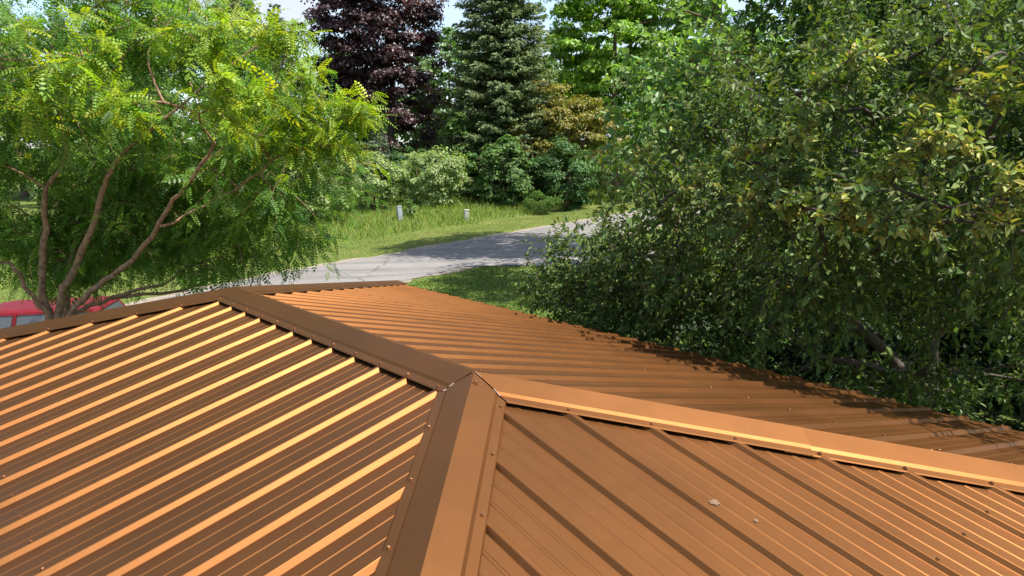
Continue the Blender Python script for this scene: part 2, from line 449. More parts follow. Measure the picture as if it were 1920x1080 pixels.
left_hip = cap('hip_cap', (0, RL), (-k7, k7), 0.004, DIAG, [((-k7, -k7), T225, 0), ((k7, k7), 1.0, 0)])
far_hip = cap('hip_cap', (0, RL), (k7, k7), 0.004, DIAG, [((-k7, k7), 1.0, 0), ((k7, -k7), T225, 0)])
# screws on the cap flanges, one on each rib
CW = 0.127
for i in range(-1, 13):
    y = YA + i * S
    if 0.06 < y < RL - 0.05: put_screw(ridge, (-CW, y, ZP - SL * CW + 0.0254), PL['A'][1])
for i in range(-2, 14):
    y = 0.12 + i * S
    if 0.06 < y < RL - 0.05: put_screw(ridge, (CW, y, ZP - SL * CW + 0.0254), PL['B'][1])
def hip_screws(o_of, pl, phase, fn, lo, hi, lift):
    nr = PL[pl][1]
    for i in range(-40, 60):
        u = phase + i * S
        if lo < u < hi:
            x, y = fn(u); put_screw(o_of(x, y), (x, y, ZP + roofz(x, y) + 0.0219 + lift), nr)
D2 = CW * math.sqrt(2)
hip_screws(lambda x, y: right_hip if x < 0.83 else right_hip2, 'C', 0.1847, lambda x: (x, -x - D2), 0.06, 3.1, 0.0008)
hip_screws(lambda x, y: right_hip if x < 0.95 else right_hip2, 'B', 0.12, lambda y: (-y + D2, y), -3.1, -0.05, 0.0008)
hip_screws(lambda x, y: near_hip, 'C', 0.1847, lambda x: (x, x - D2), -3.1, 0.02, 0.0)
hip_screws(lambda x, y: near_hip, 'A', YA, lambda y: (y - D2, y), -3.1, -0.02, 0.0)
hip_screws(lambda x, y: left_hip, 'A', YA, lambda y: (-(y - RL) - D2, y), RL + 0.05, RL + 3.1, 0.0)
hip_screws(lambda x, y: far_hip, 'B', 0.12, lambda y: ((y - RL) + D2, y), RL + 0.05, RL + 3.1, 0.0)
# folded tab at the head of the near hip cap
def hip_pt(t, dd, h):
    d_ = np.array([-k7, -k7]); pr = np.array([k7, -k7]); q = d_ * t + pr * dd
    return [q[0], q[1], ZP + float(side_z(d_ * t, pr, dd)) + float(np.interp(dd, [c[0] for c in CAPP], [c[1] for c in CAPP])) + h]
tab_v = []
for h_ in (0.0006, 0.0026):
    tab_v += [hip_pt(0.012, 0.002, h_), hip_pt(0.098, 0.002, h_), hip_pt(0.101, 0.030, h_), hip_pt(0.040, 0.027, h_)]
tab = obj('cap_tab', mesh_np('cap_tab', np.array(tab_v), np.array([[4, 5, 6, 7], [0, 3, 2, 1], [0, 1, 5, 4], [1, 2, 6, 5], [2, 3, 7, 6], [3, 0, 4, 7]]), M['copper']), house)
put_screw(tab, hip_pt(0.086, 0.017, 0.0028), (0.1, -0.2, 0.97))
# sealant dabs where the three caps meet
def dab(pts, r):
    mb = MB(); pts = np.array(pts, float)
    for k in range(len(pts) - 1): mb.tube(np.linspace(pts[k], pts[k + 1], 4), r * (0.7 + 0.6 * rng.random(4)), 6)
    return obj('sealant_bead', mb.mesh('sealant_bead', M['sealant'], True), house)
def capz(x, y, d): return ZP + roofz(np.array(x), np.array(y)) + np.interp(d, [q[0] for q in CAPP], [q[1] for q in CAPP]) + 0.003
dab([(-0.137, 0.030, capz(-.137, .03, .14)), (-0.118, 0.022, capz(-.118, .022, .12)), (-0.100, 0.020, capz(-.1, .02, .098)), (-0.090, 0.018, capz(-.09, .018, .09))], 0.0035)
dab([(0.0, -0.010, capz(0, -.01, .004)), (0.002, -0.045, capz(0, -.045, .032)), ], 0.0016)
dab([(0.0, -0.128, capz(0, -.128, .091)), (0.001, -0.142, capz(0, -.142, .101)), (0.0, -.165, capz(0, -.165, .117))], 0.0022)
# roof deck, fascia and walls below
def deck():
    mb = MB(); e = HW - 0.03; z0 = ZP - 0.012
    top = np.array([[-e, -e, z0 - SL * e], [e, -e, z0 - SL * e], [e, RL + e, z0 - SL * e], [-e, RL + e, z0 - SL * e], [0, 0, z0], [0, RL, z0]])
    mb.add(top, [[0, 4, 5, 3], [2, 5, 4, 1]]); mb.add(top, [[0, 1, 4], [2, 3, 5]])
    return mb.mesh('roof_deck', M['deck'])
obj('roof_deck', deck(), house)
ez = ZP - SL * HW
for nm, c, d in (('fascia', (-HW + .02, RL / 2, ez - .11), (.025, RL + 2 * HW - .02, .17)), ('fascia', (HW - .02, RL / 2, ez - .11), (.025, RL + 2 * HW - .02, .17)),
                 ('fascia', (0, -HW + .02, ez - .11), (2 * HW - .07, .025, .17)), ('fascia', (0, RL + HW - .02, ez - .11), (2 * HW - .07, .025, .17))):
    mb = MB(); mb.box(c, d); obj(nm, mb.mesh(nm, M['copper']), house)
mb = MB(); mb.box((0, RL / 2, ez - .185), (2 * HW - .1, RL + 2 * HW - .1, .012)); obj('soffit', mb.mesh('soffit', M['wall']), house)
wi = HW - 0.45
for c, d in (((-wi, RL / 2, (ez - .2) / 2), (.15, RL + 2 * wi, ez - .2)), ((wi, RL / 2, (ez - .2) / 2), (.15, RL + 2 * wi, ez - .2)),
             ((0, -wi, (ez - .2) / 2), (2 * wi - .16, .15, ez - .2)), ((0, RL + wi, (ez - .2) / 2), (2 * wi - .16, .15, ez - .2))):
    mb = MB(); mb.box(c, d); obj('wall', mb.mesh('wall', M['wall']), house)
# dried bird dropping on the near panel
def house_pt(x, y, h):
    c, s_ = math.cos(HROT), math.sin(HROT)
    return np.array([HOUSE[0] + c * x - s_ * y, HOUSE[1] + s_ * x + c * y, ZP + float(roofz(np.array(x), np.array(y))) + h])
def splat(x, y, r, h):
    mb = MB(); k = 26; th = np.linspace(0, 2 * np.pi, k, endpoint=False)
    rr = r * (0.55 + 0.6 * rng.random(k)); P = []
    base = house_pt(x, y, h)
    nr = np.array([math.sin(HROT) * SL, -math.cos(HROT) * SL, 1])
    def ring(s_, dz):
        X = np.cos(th) * rr * s_; Y = np.sin(th) * rr * s_ * 0.8
        return np.column_stack([X, Y, -nr[0] * X - nr[1] * Y + dz])
    mb.loft([ring(1, 0.0), ring(0.8, 0.0011), ring(0.35, 0.0016)], caps=True)
    return mb.mesh('bird_dropping', M['dropping'], True), base
me, bs = splat(0.245, -1.0, 0.021, 0.0036); tag(obj('bird_dropping', me, None, bs), 'larger pale dried bird dropping on the near roof panel', 'bird dropping', 'dried droppings on the roof')
me, bs = splat(0.29, -1.13, 0.011, 0.0036); tag(obj('bird_dropping', me, None, bs), 'smaller faint dried dropping below the larger one on roof', 'bird dropping', 'dried droppings on the roof')

# ------------------------------------------------------------------ foliage tools
def T_leaf(w, fold=0.18, curl=0.12):
    """folded elliptic leaf, 1 long along +X"""
    V = np.array([[0, 0, 0], [0.28, w * 0.42, fold * w], [0.68, w * 0.40, fold * w - curl * .4], [1, 0, -curl], [0.68, -w * 0.40, fold * w - curl * .4], [0.28, -w * 0.42, fold * w]])
    return V, np.array([[0, 3, 2, 1], [0, 5, 4, 3]])
def T_diamond(w, curl=0.1):
    return np.array([[0, 0, 0], [0.45, w / 2, .04], [1, 0, -curl], [0.5, -w / 2, .04]]), np.array([[0, 3, 2, 1]])
def T_frond(pairs=6, lw=0.135, ll=0.27, droop=0.22):
    V = []; F = []
    def lf(p, d, nz_):
        side = np.cross(nz_, d); k = len(V)
        V.extend([p, p + d * ll * .5 + side * lw * .5, p + d * ll, p + d * ll * .5 - side * lw * .5]); F.append([k, k + 3, k + 2, k + 1])
    for i in range(pairs):
        t = 0.12 + 0.83 * i / (pairs - 1); p = np.array([t, 0, -droop * t * t]); tan = np.array([1, 0, -2 * droop * t]); tan /= np.linalg.norm(tan)
        for s_ in (-1, 1):
            d = tan * 0.35 + np.array([0, s_ * 0.95, -0.18]); d /= np.linalg.norm(d)
            nz_ = np.array([0.1, -s_ * .15, 1.0]); lf(p, d * (1 - 0.25 * abs(2 * t - 1)), nz_)
    lf(np.array([1, 0, -droop]), np.array([.85, 0, -.5]), np.array([.5, 0, .85]))
    k = len(V); w = 0.006
    V.extend([np.array([0, w, 0]), np.array([.5, w, -droop * .25]), np.array([1, 0, -droop]), np.array([.5, -w, -droop * .25]), ])
    F.append([k, k + 3, k + 2, k + 1])
    return np.array(V), np.array(F)
def frames(axis, nrm):
    a = norm(axis); n_ = nrm - (nrm * a).sum(-1, keepdims=True) * a; n_ = norm(n_); y = np.cross(n_, a)
    return np.stack([a, y, n_], -1)        # columns
def stamp(T, pos, fr, size):
    V, F = T; N = len(pos); k = len(V)
    W = np.einsum('nij,kj->nki', fr, V) * size[:, None, None] + pos[:, None, :]
    FF = (F[None] + (np.arange(N) * k)[:, None, None]).reshape(-1, F.shape[1])
    return W.reshape(-1, 3), FF, k
def rdir(N, g_=rng):
    return norm(g_.normal(0, 1, (N, 3)))
def tints(N, base, var=0.18, hue=0.10, g_=rng):
    base = np.atleast_2d(np.array(base, float)); c = base[g_.integers(0, len(base), N)]
    v = np.exp(g_.normal(0, var, (N, 1))); h = g_.normal(0, hue, (N, 1))
    return np.clip(c * v * np.concatenate([1 + h, np.ones((N, 1)), 1 - 0.5 * h], 1), 0.004, 0.9)
def crown_mesh(name, T, pos, fr, size, tint, m, base):
    V, F, k = stamp(T, pos, fr, size)
    return mesh_np(name, V - base, F, m, tint=np.repeat(tint, k, 0))
def curved(a, b, sag=0.0, n_=6, wob=0.06):
    a = np.array(a, float); b = np.array(b, float); L_ = np.linalg.norm(b - a)
    t = np.linspace(0, 1, n_)[:, None]; p = a + (b - a) * t
    off = rng.normal(0, wob * L_, 3); p = p + np.sin(t * np.pi) * off + np.array([0, 0, 1]) * (np.sin(t * np.pi) * sag * L_)
    return p

def broad_tree(name, label, cat, base, crown, n_cl, per, cl_r, leaf, pal, m, trunk_r, group=None, T=None, bark='bark', lo=0.35, flat=0.55, droop=0.25, limbs=16, var=0.22, stems=1, seed=0, bot=-0.8):
    """base (x,y); crown (cx,cy,cz,rx,ry,rz); clumps of leaves on an uneven ellipsoid"""
    g_ = np.random.default_rng(seed + 100)
    cx, cy, cz, rx, ry, rz = crown; C = np.array([cx, cy, cz]); Rr = np.array([rx, ry, rz])
    b0 = np.array([base[0], base[1], float(hgt(np.array(base[0]), np.array(base[1])))])
    d = rdir(n_cl * 3, g_); d = d[d[:, 2] > bot][:n_cl]; K = len(d)
    ph = g_.uniform(0, 6.28, 4)
    lump = 1 + 0.13 * np.sin(3 * np.arctan2(d[:, 1], d[:, 0]) + ph[0]) + 0.12 * np.sin(5 * d[:, 2] + ph[1]) + 0.10 * np.sin(4.3 * d[:, 0] + ph[2]) + g_.normal(0, 0.05, K)
    rad = (lo + (1 - lo) * g_.random(K) ** 0.45) * lump
    cc = C + d * Rr * rad[:, None]
    # clumps: leaves over a flattened dome
    N = K * per; ci = np.repeat(np.arange(K), per)
    ld = rdir(N, g_); ld[:, 2] = np.where(ld[:, 2] < -0.25, -ld[:, 2], ld[:, 2])
    cr = cl_r * np.exp(g_.normal(0, 0.25, K))
    rr = cr[ci] * (0.35 + 0.65 * g_.random(N) ** 0.5)
    pos = cc[ci] + ld * rr[:, None] * np.array([1, 1, flat])
    out = norm(pos - C)
    nrm = norm(ld * 0.6 + out * 0.35 + np.array([0, 0, 0.5]) + g_.normal(0, 0.34, (N, 3)))
    ax = norm(np.cross(nrm, g_.normal(0, 1, (N, 3)))); ax[:, 2] -= droop; ax = norm(ax)
    sz = leaf * np.exp(g_.normal(0, 0.22, N))
    cv = np.exp(g_.normal(0, 0.13, (K, 1)))
    ti = tints(N, pal, var, 0.09, g_) * cv[ci]
    root = empty(name, b0); tag(root, label, cat, group)
    cr_o = obj('crown', crown_mesh('crown', T or T_diamond(0.75), pos, frames(ax, nrm), sz, ti, M[m], b0), root)
    mb = MB()
    top = np.array([cx, cy, cz + rz * 0.55])
    if stems == 1:
        sp = curved(b0 - [0, 0, .1], top, 0, 9, 0.02); mb.tube(sp - b0, trunk_r * np.linspace(1.15, 0.22, 9) , 8); srcs = sp[2:]
    else:
        srcs = []
        for k in range(stems):
            e = C + np.array([math.cos(k * 6.28 / stems) * rx * .45, math.sin(k * 6.28 / stems) * ry * .45, rz * .3])
            sp = curved(b0 + rng.normal(0, .12, 3) * [1, 1, 0] - [0, 0, .05], e, 0.05, 7, .05); mb.tube(sp - b0, trunk_r * np.linspace(1, 0.3, 7), 5); srcs.extend(sp[2:])
        srcs = np.array(srcs)
    for k in g_.choice(K, min(limbs, K), replace=False):
        t = cc[k]; cand = srcs[srcs[:, 2] < t[2] + 0.1]
        if len(cand) == 0: cand = srcs[:1]
        s_ = cand[np.argmin(np.linalg.norm(cand - t, axis=1))]
        mb.tube(curved(s_, t, 0.08, 5) - b0, trunk_r * np.linspace(0.35, 0.07, 5), 5)
    obj('trunk', mb.mesh('trunk', M[bark], True), root)
    return root

def spruce(name, label, base, H, Rb, pal, n_whorl=34, seed=0, group=None, zmin=0.3, powr=0.72, blade=0.30, dens=1.0, droop=0.28):
    g_ = np.random.default_rng(seed + 500)
    b0 = np.array([base[0], base[1], float(hgt(np.array(base[0]), np.array(base[1])))])
    root = empty(name, b0); tag(root, label, 'tree', group)
    mb = MB(); mb.tube(np.array([[0, 0, -0.1], [0, 0, H * .5], [0, 0, H]]), [Rb * .055, Rb * .032, 0.02], 7)
    P, A, NN = [], [], []
    for w in range(n_whorl):
        z = zmin + (H - zmin) * (w + 0.5 * g_.random()) / n_whorl
        L_ = Rb * max(1 - z / H, 0.02) ** powr * (1.0 if z > 2 else 0.9)
        nb = int(9 + 6 * (1 - z / H))
        for q in range(nb):
            th = 6.283 * (q + g_.random()) / nb; Lb = L_ * g_.uniform(0.78, 1.1); dh = np.array([math.cos(th), math.sin(th), 0])
            zz = z + g_.normal(0, 0.32)
            ts = np.linspace(0, 1, 5); bz = zz - droop * Lb * ts + 0.20 * Lb * ts ** 3
            path = dh * (ts * Lb)[:, None]; path[:, 2] = bz
            if Lb > 1: mb.tube(path, 0.035 * np.linspace(1, .2, 5) * min(Lb / 2, 1.6), 3)
            nl_ = int(dens * (10 + Lb * 16))
            t = g_.random(nl_) ** 0.6; px = np.interp(t, ts, ts * Lb); pz = np.interp(t, ts, bz)
            side = np.array([-dh[1], dh[0], 0]); lat = g_.normal(0, 1, nl_) * (0.16 * Lb * (1.1 - t) + 0.08)
            pos = dh * px[:, None] + side * lat[:, None]; pos[:, 2] = pz - 0.22 * np.abs(lat) + g_.normal(0, .05, nl_) - 0.10 * g_.random(nl_)
            ax = dh * 0.8 + side * np.sign(lat)[:, None] * 0.7 + np.stack([0 * lat, 0 * lat, -0.25 + g_.normal(0, .25, nl_)], 1) + g_.normal(0, .2, (nl_, 3))
            P.append(pos); A.append(norm(ax)); NN.append(norm(np.array([0, 0, 0.8]) + dh * .8 + g_.normal(0, .35, (nl_, 3))))
    P = np.concatenate(P); A = np.concatenate(A); NN = np.concatenate(NN); N = len(P)
    sz = blade * np.exp(g_.normal(0, .25, N))
    V, F, k = stamp(T_diamond(0.42, 0.12), P, frames(A, NN), sz)
    obj('crown', mesh_np('crown', V, F, M['needle'], tint=np.repeat(tints(N, pal, .14, .08, g_), k, 0)), root)
    obj('trunk', mb.mesh('trunk', M['bark_dark'], True), root)
    return root

# ------------------------------------------------------------------ trees beyond the road
RED = [(0.036, 0.014, 0.015), (0.050, 0.021, 0.019), (0.026, 0.012, 0.014)]
GRN_BRIGHT = [(0.125, 0.21, 0.018), (0.155, 0.245, 0.022), (0.095, 0.175, 0.018)]
GRN_MID = [(0.075, 0.135, 0.028), (0.09, 0.15, 0.034), (0.062, 0.115, 0.026)]
GRN_DARK = [(0.028, 0.065, 0.018), (0.036, 0.078, 0.02), (0.045, 0.085, 0.022)]
GRN_PALE = [(0.16, 0.21, 0.075), (0.135, 0.19, 0.06), (0.185, 0.23, 0.09)]
RUST = [(0.145, 0.13, 0.022), (0.165, 0.125, 0.022), (0.12, 0.13, 0.024)]
SPR = [(0.088, 0.118, 0.046), (0.105, 0.135, 0.054), (0.07, 0.098, 0.04)]
SPR_BLUE = [(0.085, 0.12, 0.07), (0.10, 0.13, 0.08), (0.075, 0.105, 0.055)]
RED = np.array(RED) * 1.25; GRN_BRIGHT = (np.array(GRN_BRIGHT) * 1.4).tolist(); GRN_MID = (np.array(GRN_MID) * 1.25).tolist(); GRN_DARK = (np.array(GRN_DARK) * 1.5).tolist()
GRN_PALE = (np.array(GRN_PALE) * 1.3).tolist(); RUST = np.array(RUST) * 1.3; SPR = np.array(SPR) * 1.6; SPR_BLUE = np.array(SPR_BLUE) * 1.15
BEY = 'trees beyond the road'
broad_tree('maple_tree', 'tall dark maroon leaved maple beyond the road', 'tree', (-10.6, 62), (-10.6, 62, 12.2, 5.6, 5.2, 9.6), 470, 160, 0.95, 0.22, RED, 'leaf_red', 0.32, BEY, bark='bark_dark', seed=1, lo=0.2)
spruce('spruce_tree', 'broad green spruce between the maroon maple and bright maple', (-0.5, 60), 27, 5.8, SPR, 78, 2, BEY, dens=2.0, blade=0.28)
broad_tree('maple_tree', 'tall bright green maple to the right of the spruce', 'tree', (9.6, 68), (9.6, 68, 13.8, 6.3, 6, 8.6), 300, 170, 1.15, 0.30, GRN_BRIGHT, 'leaf', 0.33, BEY, seed=3, flat=0.45)
broad_tree('small_tree', 'low rusty gold leaved tree in front of the bright maple', 'tree', (4.5, 59), (4.6, 58, 5.3, 4.4, 3, 3.2), 170, 110, 0.75, 0.20, RUST, 'leaf', 0.14, BEY, seed=4, stems=4)
spruce('spruce_tree', 'blue green spruce left of the maroon maple, behind locust sprays', (-17.4, 58), 13.6, 4.3, SPR_BLUE, 34, 5, BEY, dens=1.1, blade=0.32)
spruce('spruce_tree', 'tall spruce whose tip rises behind the locust top', (-22.5, 64), 20.5, 4.2, SPR, 40, 6, BEY, dens=0.9, blade=0.36)
broad_tree('far_tree', 'soft green tree between blue spruce and maroon maple, low behind both', 'tree', (-15.5, 72), (-15.5, 72, 8.5, 4.5, 4, 5.0), 120, 120, 1.0, 0.33, GRN_MID, 'leaf', 0.25, BEY, seed=7)
for k, (x, y, cz, r_, rz, lb) in enumerate([(-27, 52, 7, 5, 5.5, 'leafy green tree behind the locust trunk stems'), (-36, 55, 8, 6, 6, 'leafy green tree showing at the left picture edge behind locust'),
                                          (-31, 70, 11, 7, 8, 'tall leafy tree far behind the locust crown')]):
    broad_tree('far_tree', lb, 'tree', (x, y), (x, y, cz, r_, r_, rz), 130, 90, 1.1, 0.38, GRN_MID, 'leaf', 0.28, BEY, seed=20 + k)
for k, (x, y, cz, r_, rz, lb) in enumerate([(-6.5, 84, 9, 7, 7.5, 'distant green tree behind the maroon maple'), (4, 86, 8.5, 6, 6.5, 'distant green tree between the spruce and bright maple'),
                                          (13.5, 84, 8, 6.5, 7.5, 'bright leafy tree low behind the rusty tree at its right'), (19, 72, 8, 6.5, 7.5, 'green tree behind the pale large leaved tree at right'), (28, 60, 9, 7, 8.5, 'green tree deep behind the yellowing tree at right'),
                                          (36, 48, 9, 7, 8.5, 'green tree far right behind the yellowing tree')]):
    broad_tree('far_tree', lb, 'tree', (x, y), (x, y, cz, r_, r_, rz), 190, 95, 1.25, 0.44, GRN_MID if k not in (2, 3) else GRN_BRIGHT, 'leaf', 0.28, BEY, seed=30 + k)

PAINTED_SHADE = [(0.022, 0.045, 0.012), (0.028, 0.055, 0.015), (0.018, 0.04, 0.012)]  # leaf colours darkened to stand in for deep shade under the right trees
# ------------------------------------------------------------------ bushes on the bank
BU = 'bushes on the grassy bank'
def bush(label, x, y, w, h, pal, leaf=0.12, n_cl=80, per=110, m='leaf', seed=0, T=None, name='bush', clr=0.42, flat=0.8, droop=0.2):
    z = float(hgt(np.array(x), np.array(y)))
    return broad_tree(name, label, 'bush', (x, y), (x, y, z + h * 0.50, w / 2, w / 2.3, h * 0.52), n_cl, int(per * .75), clr, leaf * 1.12, pal, m, 0.05, BU, T=T, stems=5, limbs=12, seed=40 + seed, lo=0.45, flat=flat, droop=droop, bot=-0.95)
bush('round pale grey green willowy bush in the middle of the bank', -5.5, 51.5, 4.9, 3.8, GRN_PALE, 0.13, 120, 150, seed=1, clr=.5)
bush('pale bush left of the round willowy bush', -9.0, 47.5, 4.0, 3.7, GRN_PALE, 0.13, 100, 140, seed=2)
bush('low pale bush nearest the locust foliage on the bank', -11.0, 41.8, 3.8, 2.6, GRN_PALE, 0.13, 100, 130, seed=3)
bush('dark broad leaved bush right of the round willowy bush', -0.6, 53, 5.0, 4.3, GRN_DARK + GRN_MID, 0.20, 110, 110, 'leaf_gloss', seed=4, clr=.5)
bush('dark dense bush nearest the road beside the rusty tree', 4.0, 54, 5.2, 4.6, GRN_DARK, 0.16, 120, 130, 'leaf_gloss', seed=5, clr=.5)
bush('small bristly green shrub at the mown edge in front of dark bush', 2.0, 50.4, 2.3, 1.5, GRN_MID, 0.14, 50, 90, 'blade', seed=6, T=T_diamond(.2), clr=.3)
bush('slim leafy sapling in front of the spruce foot', -3.9, 57, 2.3, 6.6, GRN_MID, 0.17, 60, 90, seed=7, name='sapling', clr=.4)
bush('small leafy weed clump beside the taller utility post', -6.15, 44.6, 0.9, 1.1, GRN_MID, 0.11, 20, 40, seed=8, clr=.2)
bush('grey green bush behind the dark bushes at the tree gap', 8.3, 60, 5, 4.6, GRN_PALE + GRN_MID, 0.15, 90, 110, seed=9)
bush('dark low bush behind the two pale bushes', -8.2, 57, 5, 3.8, GRN_DARK, 0.15, 90, 110, seed=10)
bush('leafy bush behind the locust stems, left of the pale bushes', -18, 48, 6, 3.6, GRN_MID, 0.15, 110, 120, seed=11)
bush('wide leafy bush at the foot of the far left trees', -26, 46, 7, 3.4, GRN_MID + GRN_PALE, 0.15, 110, 120, seed=12)
bush('leafy bush filling the foot of the maroon maple', -12.5, 58, 5.5, 4.4, GRN_MID, 0.15, 100, 110, seed=13)
bush('pale leafy bush between the locust sprays and the pale bushes', -15, 53, 5, 4.2, GRN_PALE + GRN_MID, 0.14, 100, 130, seed=19)
bush('fresh green bush between the round willowy bush and the spruce', -3.2, 58.5, 5, 4.8, GRN_MID + GRN_PALE, 0.15, 100, 130, seed=20)
bush('fresh green bush under the rusty tree behind the dark bushes', 1.9, 58.5, 5, 4.6, GRN_MID, 0.15, 100, 130, seed=21)
spruce('young_spruce', 'young blue green spruce peeking above the pale bushes', (-9.7, 55.5), 5.6, 1.7, SPR_BLUE, 18, 9, BU, blade=0.2)

# ------------------------------------------------------------------ grasses
def grass(name, label, xy, h, w, pal, lean=0.35, seed=0):
    g_ = np.random.default_rng(seed + 900); N = len(xy)
    pos = np.column_stack([xy, hgt(xy[:, 0], xy[:, 1]) - 0.01])
    ax = np.column_stack([g_.normal(0, lean, (N, 2)), np.ones(N)]); nrm = rdir(N, g_)
    T = (np.array([[0, -.5, 0], [0, .5, 0], [.6, .35, .03], [.6, -.35, .03], [1, .0, .16]]), None)
    hh = h * np.exp(g_.normal(0, .28, N)); fr = frames(norm(ax), nrm)
    Vt = T[0]; sc = np.stack([hh, np.full(N, w), hh], -1)
    W = np.einsum('nij,nkj->nki', fr, Vt[None] * sc[:, None, :]) + pos[:, None]
    i = np.arange(N)[:, None] * 5
    F = [i + np.array([[0, 1, 2, 3]]), i + np.array([[3, 2, 4]])]
    me = mesh_np(name, W.reshape(-1, 3), F, M['blade'], tint=np.repeat(tints(N, pal, .22, .12, g_), 5, 0))
    return tag(obj(name, me), label, 'grass', kind='stuff')
def strip_pts(N, s0, s1, q0, q1, seed, soft=0.5):
    g_ = np.random.default_rng(seed); s_ = g_.uniform(s0, s1, N); q = g_.uniform(q0, q1, N) + 0.35 * np.sin(s_ * .9) * soft + g_.normal(0, .2, N) * soft
    return P0 + s_[:, None] * RD + q[:, None] * RN
tg = strip_pts(46000, -25, 42, 5.6, 17, 3)
grass('tall_grass', 'tall uncut green grass on the bank beyond the mown verge', tg, 0.36, 0.034, [(0.155, 0.235, 0.035), (0.185, 0.25, 0.046), (0.13, 0.21, 0.03), (0.245, 0.255, 0.085)], seed=1)
mv = strip_pts(25000, -25, 45, 0.75, 5.8, 4)
grass('verge_grass', 'mown yellowish green grass strip beside the road', mv, 0.045, 0.045, [(0.165, 0.195, 0.045), (0.195, 0.21, 0.06), (0.14, 0.18, 0.038), (0.23, 0.22, 0.09)], lean=0.7, seed=2)
g_ = np.random.default_rng(77)
lw = np.column_stack([g_.uniform(-6, 6, 36000), g_.uniform(14, 31, 36000)])
q = qdist(lw[:, 0], lw[:, 1]); s_ = sdist(lw[:, 0], lw[:, 1]); s0 = sdist(-0.7, 28.4)
keep = (q < -RW - 0.35 - 0.35 * g_.random(len(q))) & ~((s_ > s0 - 0.2) & (s_ < s0 + 7.5)) & ~((s_ > s0 - 2.2 * np.exp(-(-q - RW) / 1.0)) & (s_ < s0 + 8))
grass('lawn_grass', 'short green lawn between the roof eave and the road', lw[keep], 0.075, 0.04, [(0.085, 0.165, 0.022), (0.105, 0.18, 0.03), (0.07, 0.14, 0.02), (0.16, 0.18, 0.05)], lean=0.7, seed=3)

# ------------------------------------------------------------------ near trees: shoots carrying single leaves
def branch_net(mb, nodes, targets, b0, r0, r1, sag=0.05, sides=5, n_=6):
    """joins every target to the closest skeleton node; new branches become nodes too"""
    nodes = [np.array(k, float) for k in nodes]
    order = np.argsort([min(np.linalg.norm(t - k) for k in nodes) for t in targets])
    for k in order:
        t = targets[k]; arr = np.array(nodes); dd = np.linalg.norm(arr - t, axis=1) + 0.8 * np.clip(arr[:, 2] - t[2], 0, None)
        s_ = arr[np.argmin(dd)]; L_ = np.linalg.norm(t - s_)
        p = curved(s_, t, sag, n_, 0.07); f = min(1, L_ / 1.5)
        mb.tube(p - b0, np.linspace(r0 * (0.4 + .6 * f), r1, n_), sides)
        nodes.extend(p[2:])
def ellip_pts(ells, N, g_, lo=0.4):
    vol = np.array([e[3] * e[4] * e[5] for e in ells]) ** (2 / 3); cnt = np.maximum(1, (N * vol / vol.sum()).astype(int)); P = []; O = []
    for e, c in zip(ells, cnt):
        d = rdir(c, g_); r_ = (lo + (1 - lo) * g_.random(c) ** .5) * (1 + g_.normal(0, .07, c))
        P.append(np.array(e[:3]) + d * np.array(e[3:6]) * r_[:, None]); O.append(norm(d / np.array(e[3:6])))
    return np.concatenate(P), np.concatenate(O)
def split_near(pos, size, limit):
    """index of leaves that show largest: nearest to the lens in each cell of a grid over the view"""
    d = pos - CAM; z = d @ fw; u = (d @ rt) / z * FOC; v = (d @ up) / z * FOC
    inn = (np.abs(u) < 955) & (np.abs(v) < 535) & (z > 1)
    best = {}
    for cell in (34, 42, 52, 64):
        best = {}
        for k in np.nonzero(inn)[0]:
            key = (int(u[k] // cell), int(v[k] // cell))
            if key not in best or z[k] < z[best[key]]: best[key] = k
        if len(best) <= limit: break
    sel = sorted(best.values(), key=lambda k: -size[k] / z[k])[:limit]
    return np.array(sel, int)
def single_leaves(root, T, mat_, pos, fr, size, tint, sel, b0, nvar=10, name='leaf'):
    """builds the chosen leaves as objects of their own that share a few meshes"""
    lum = tint[sel] ; order = np.argsort(lum.sum(1)); grp = np.array_split(sel[order], nvar)
    for gsel in grp:
        if len(gsel) == 0: continue
        me = mesh_np(name, T[0], T[1], mat_, tint=np.repeat(tint[gsel].mean(0)[None], len(T[0]), 0))
        for k in gsel:
            o = bpy.data.objects.new(name, me); COL.objects.link(o); o.parent = root
            Mx = np.eye(4); Mx[:3, :3] = fr[k] * size[k]; Mx[:3, 3] = pos[k] - b0
            o.matrix_basis = Matrix(Mx.tolist())

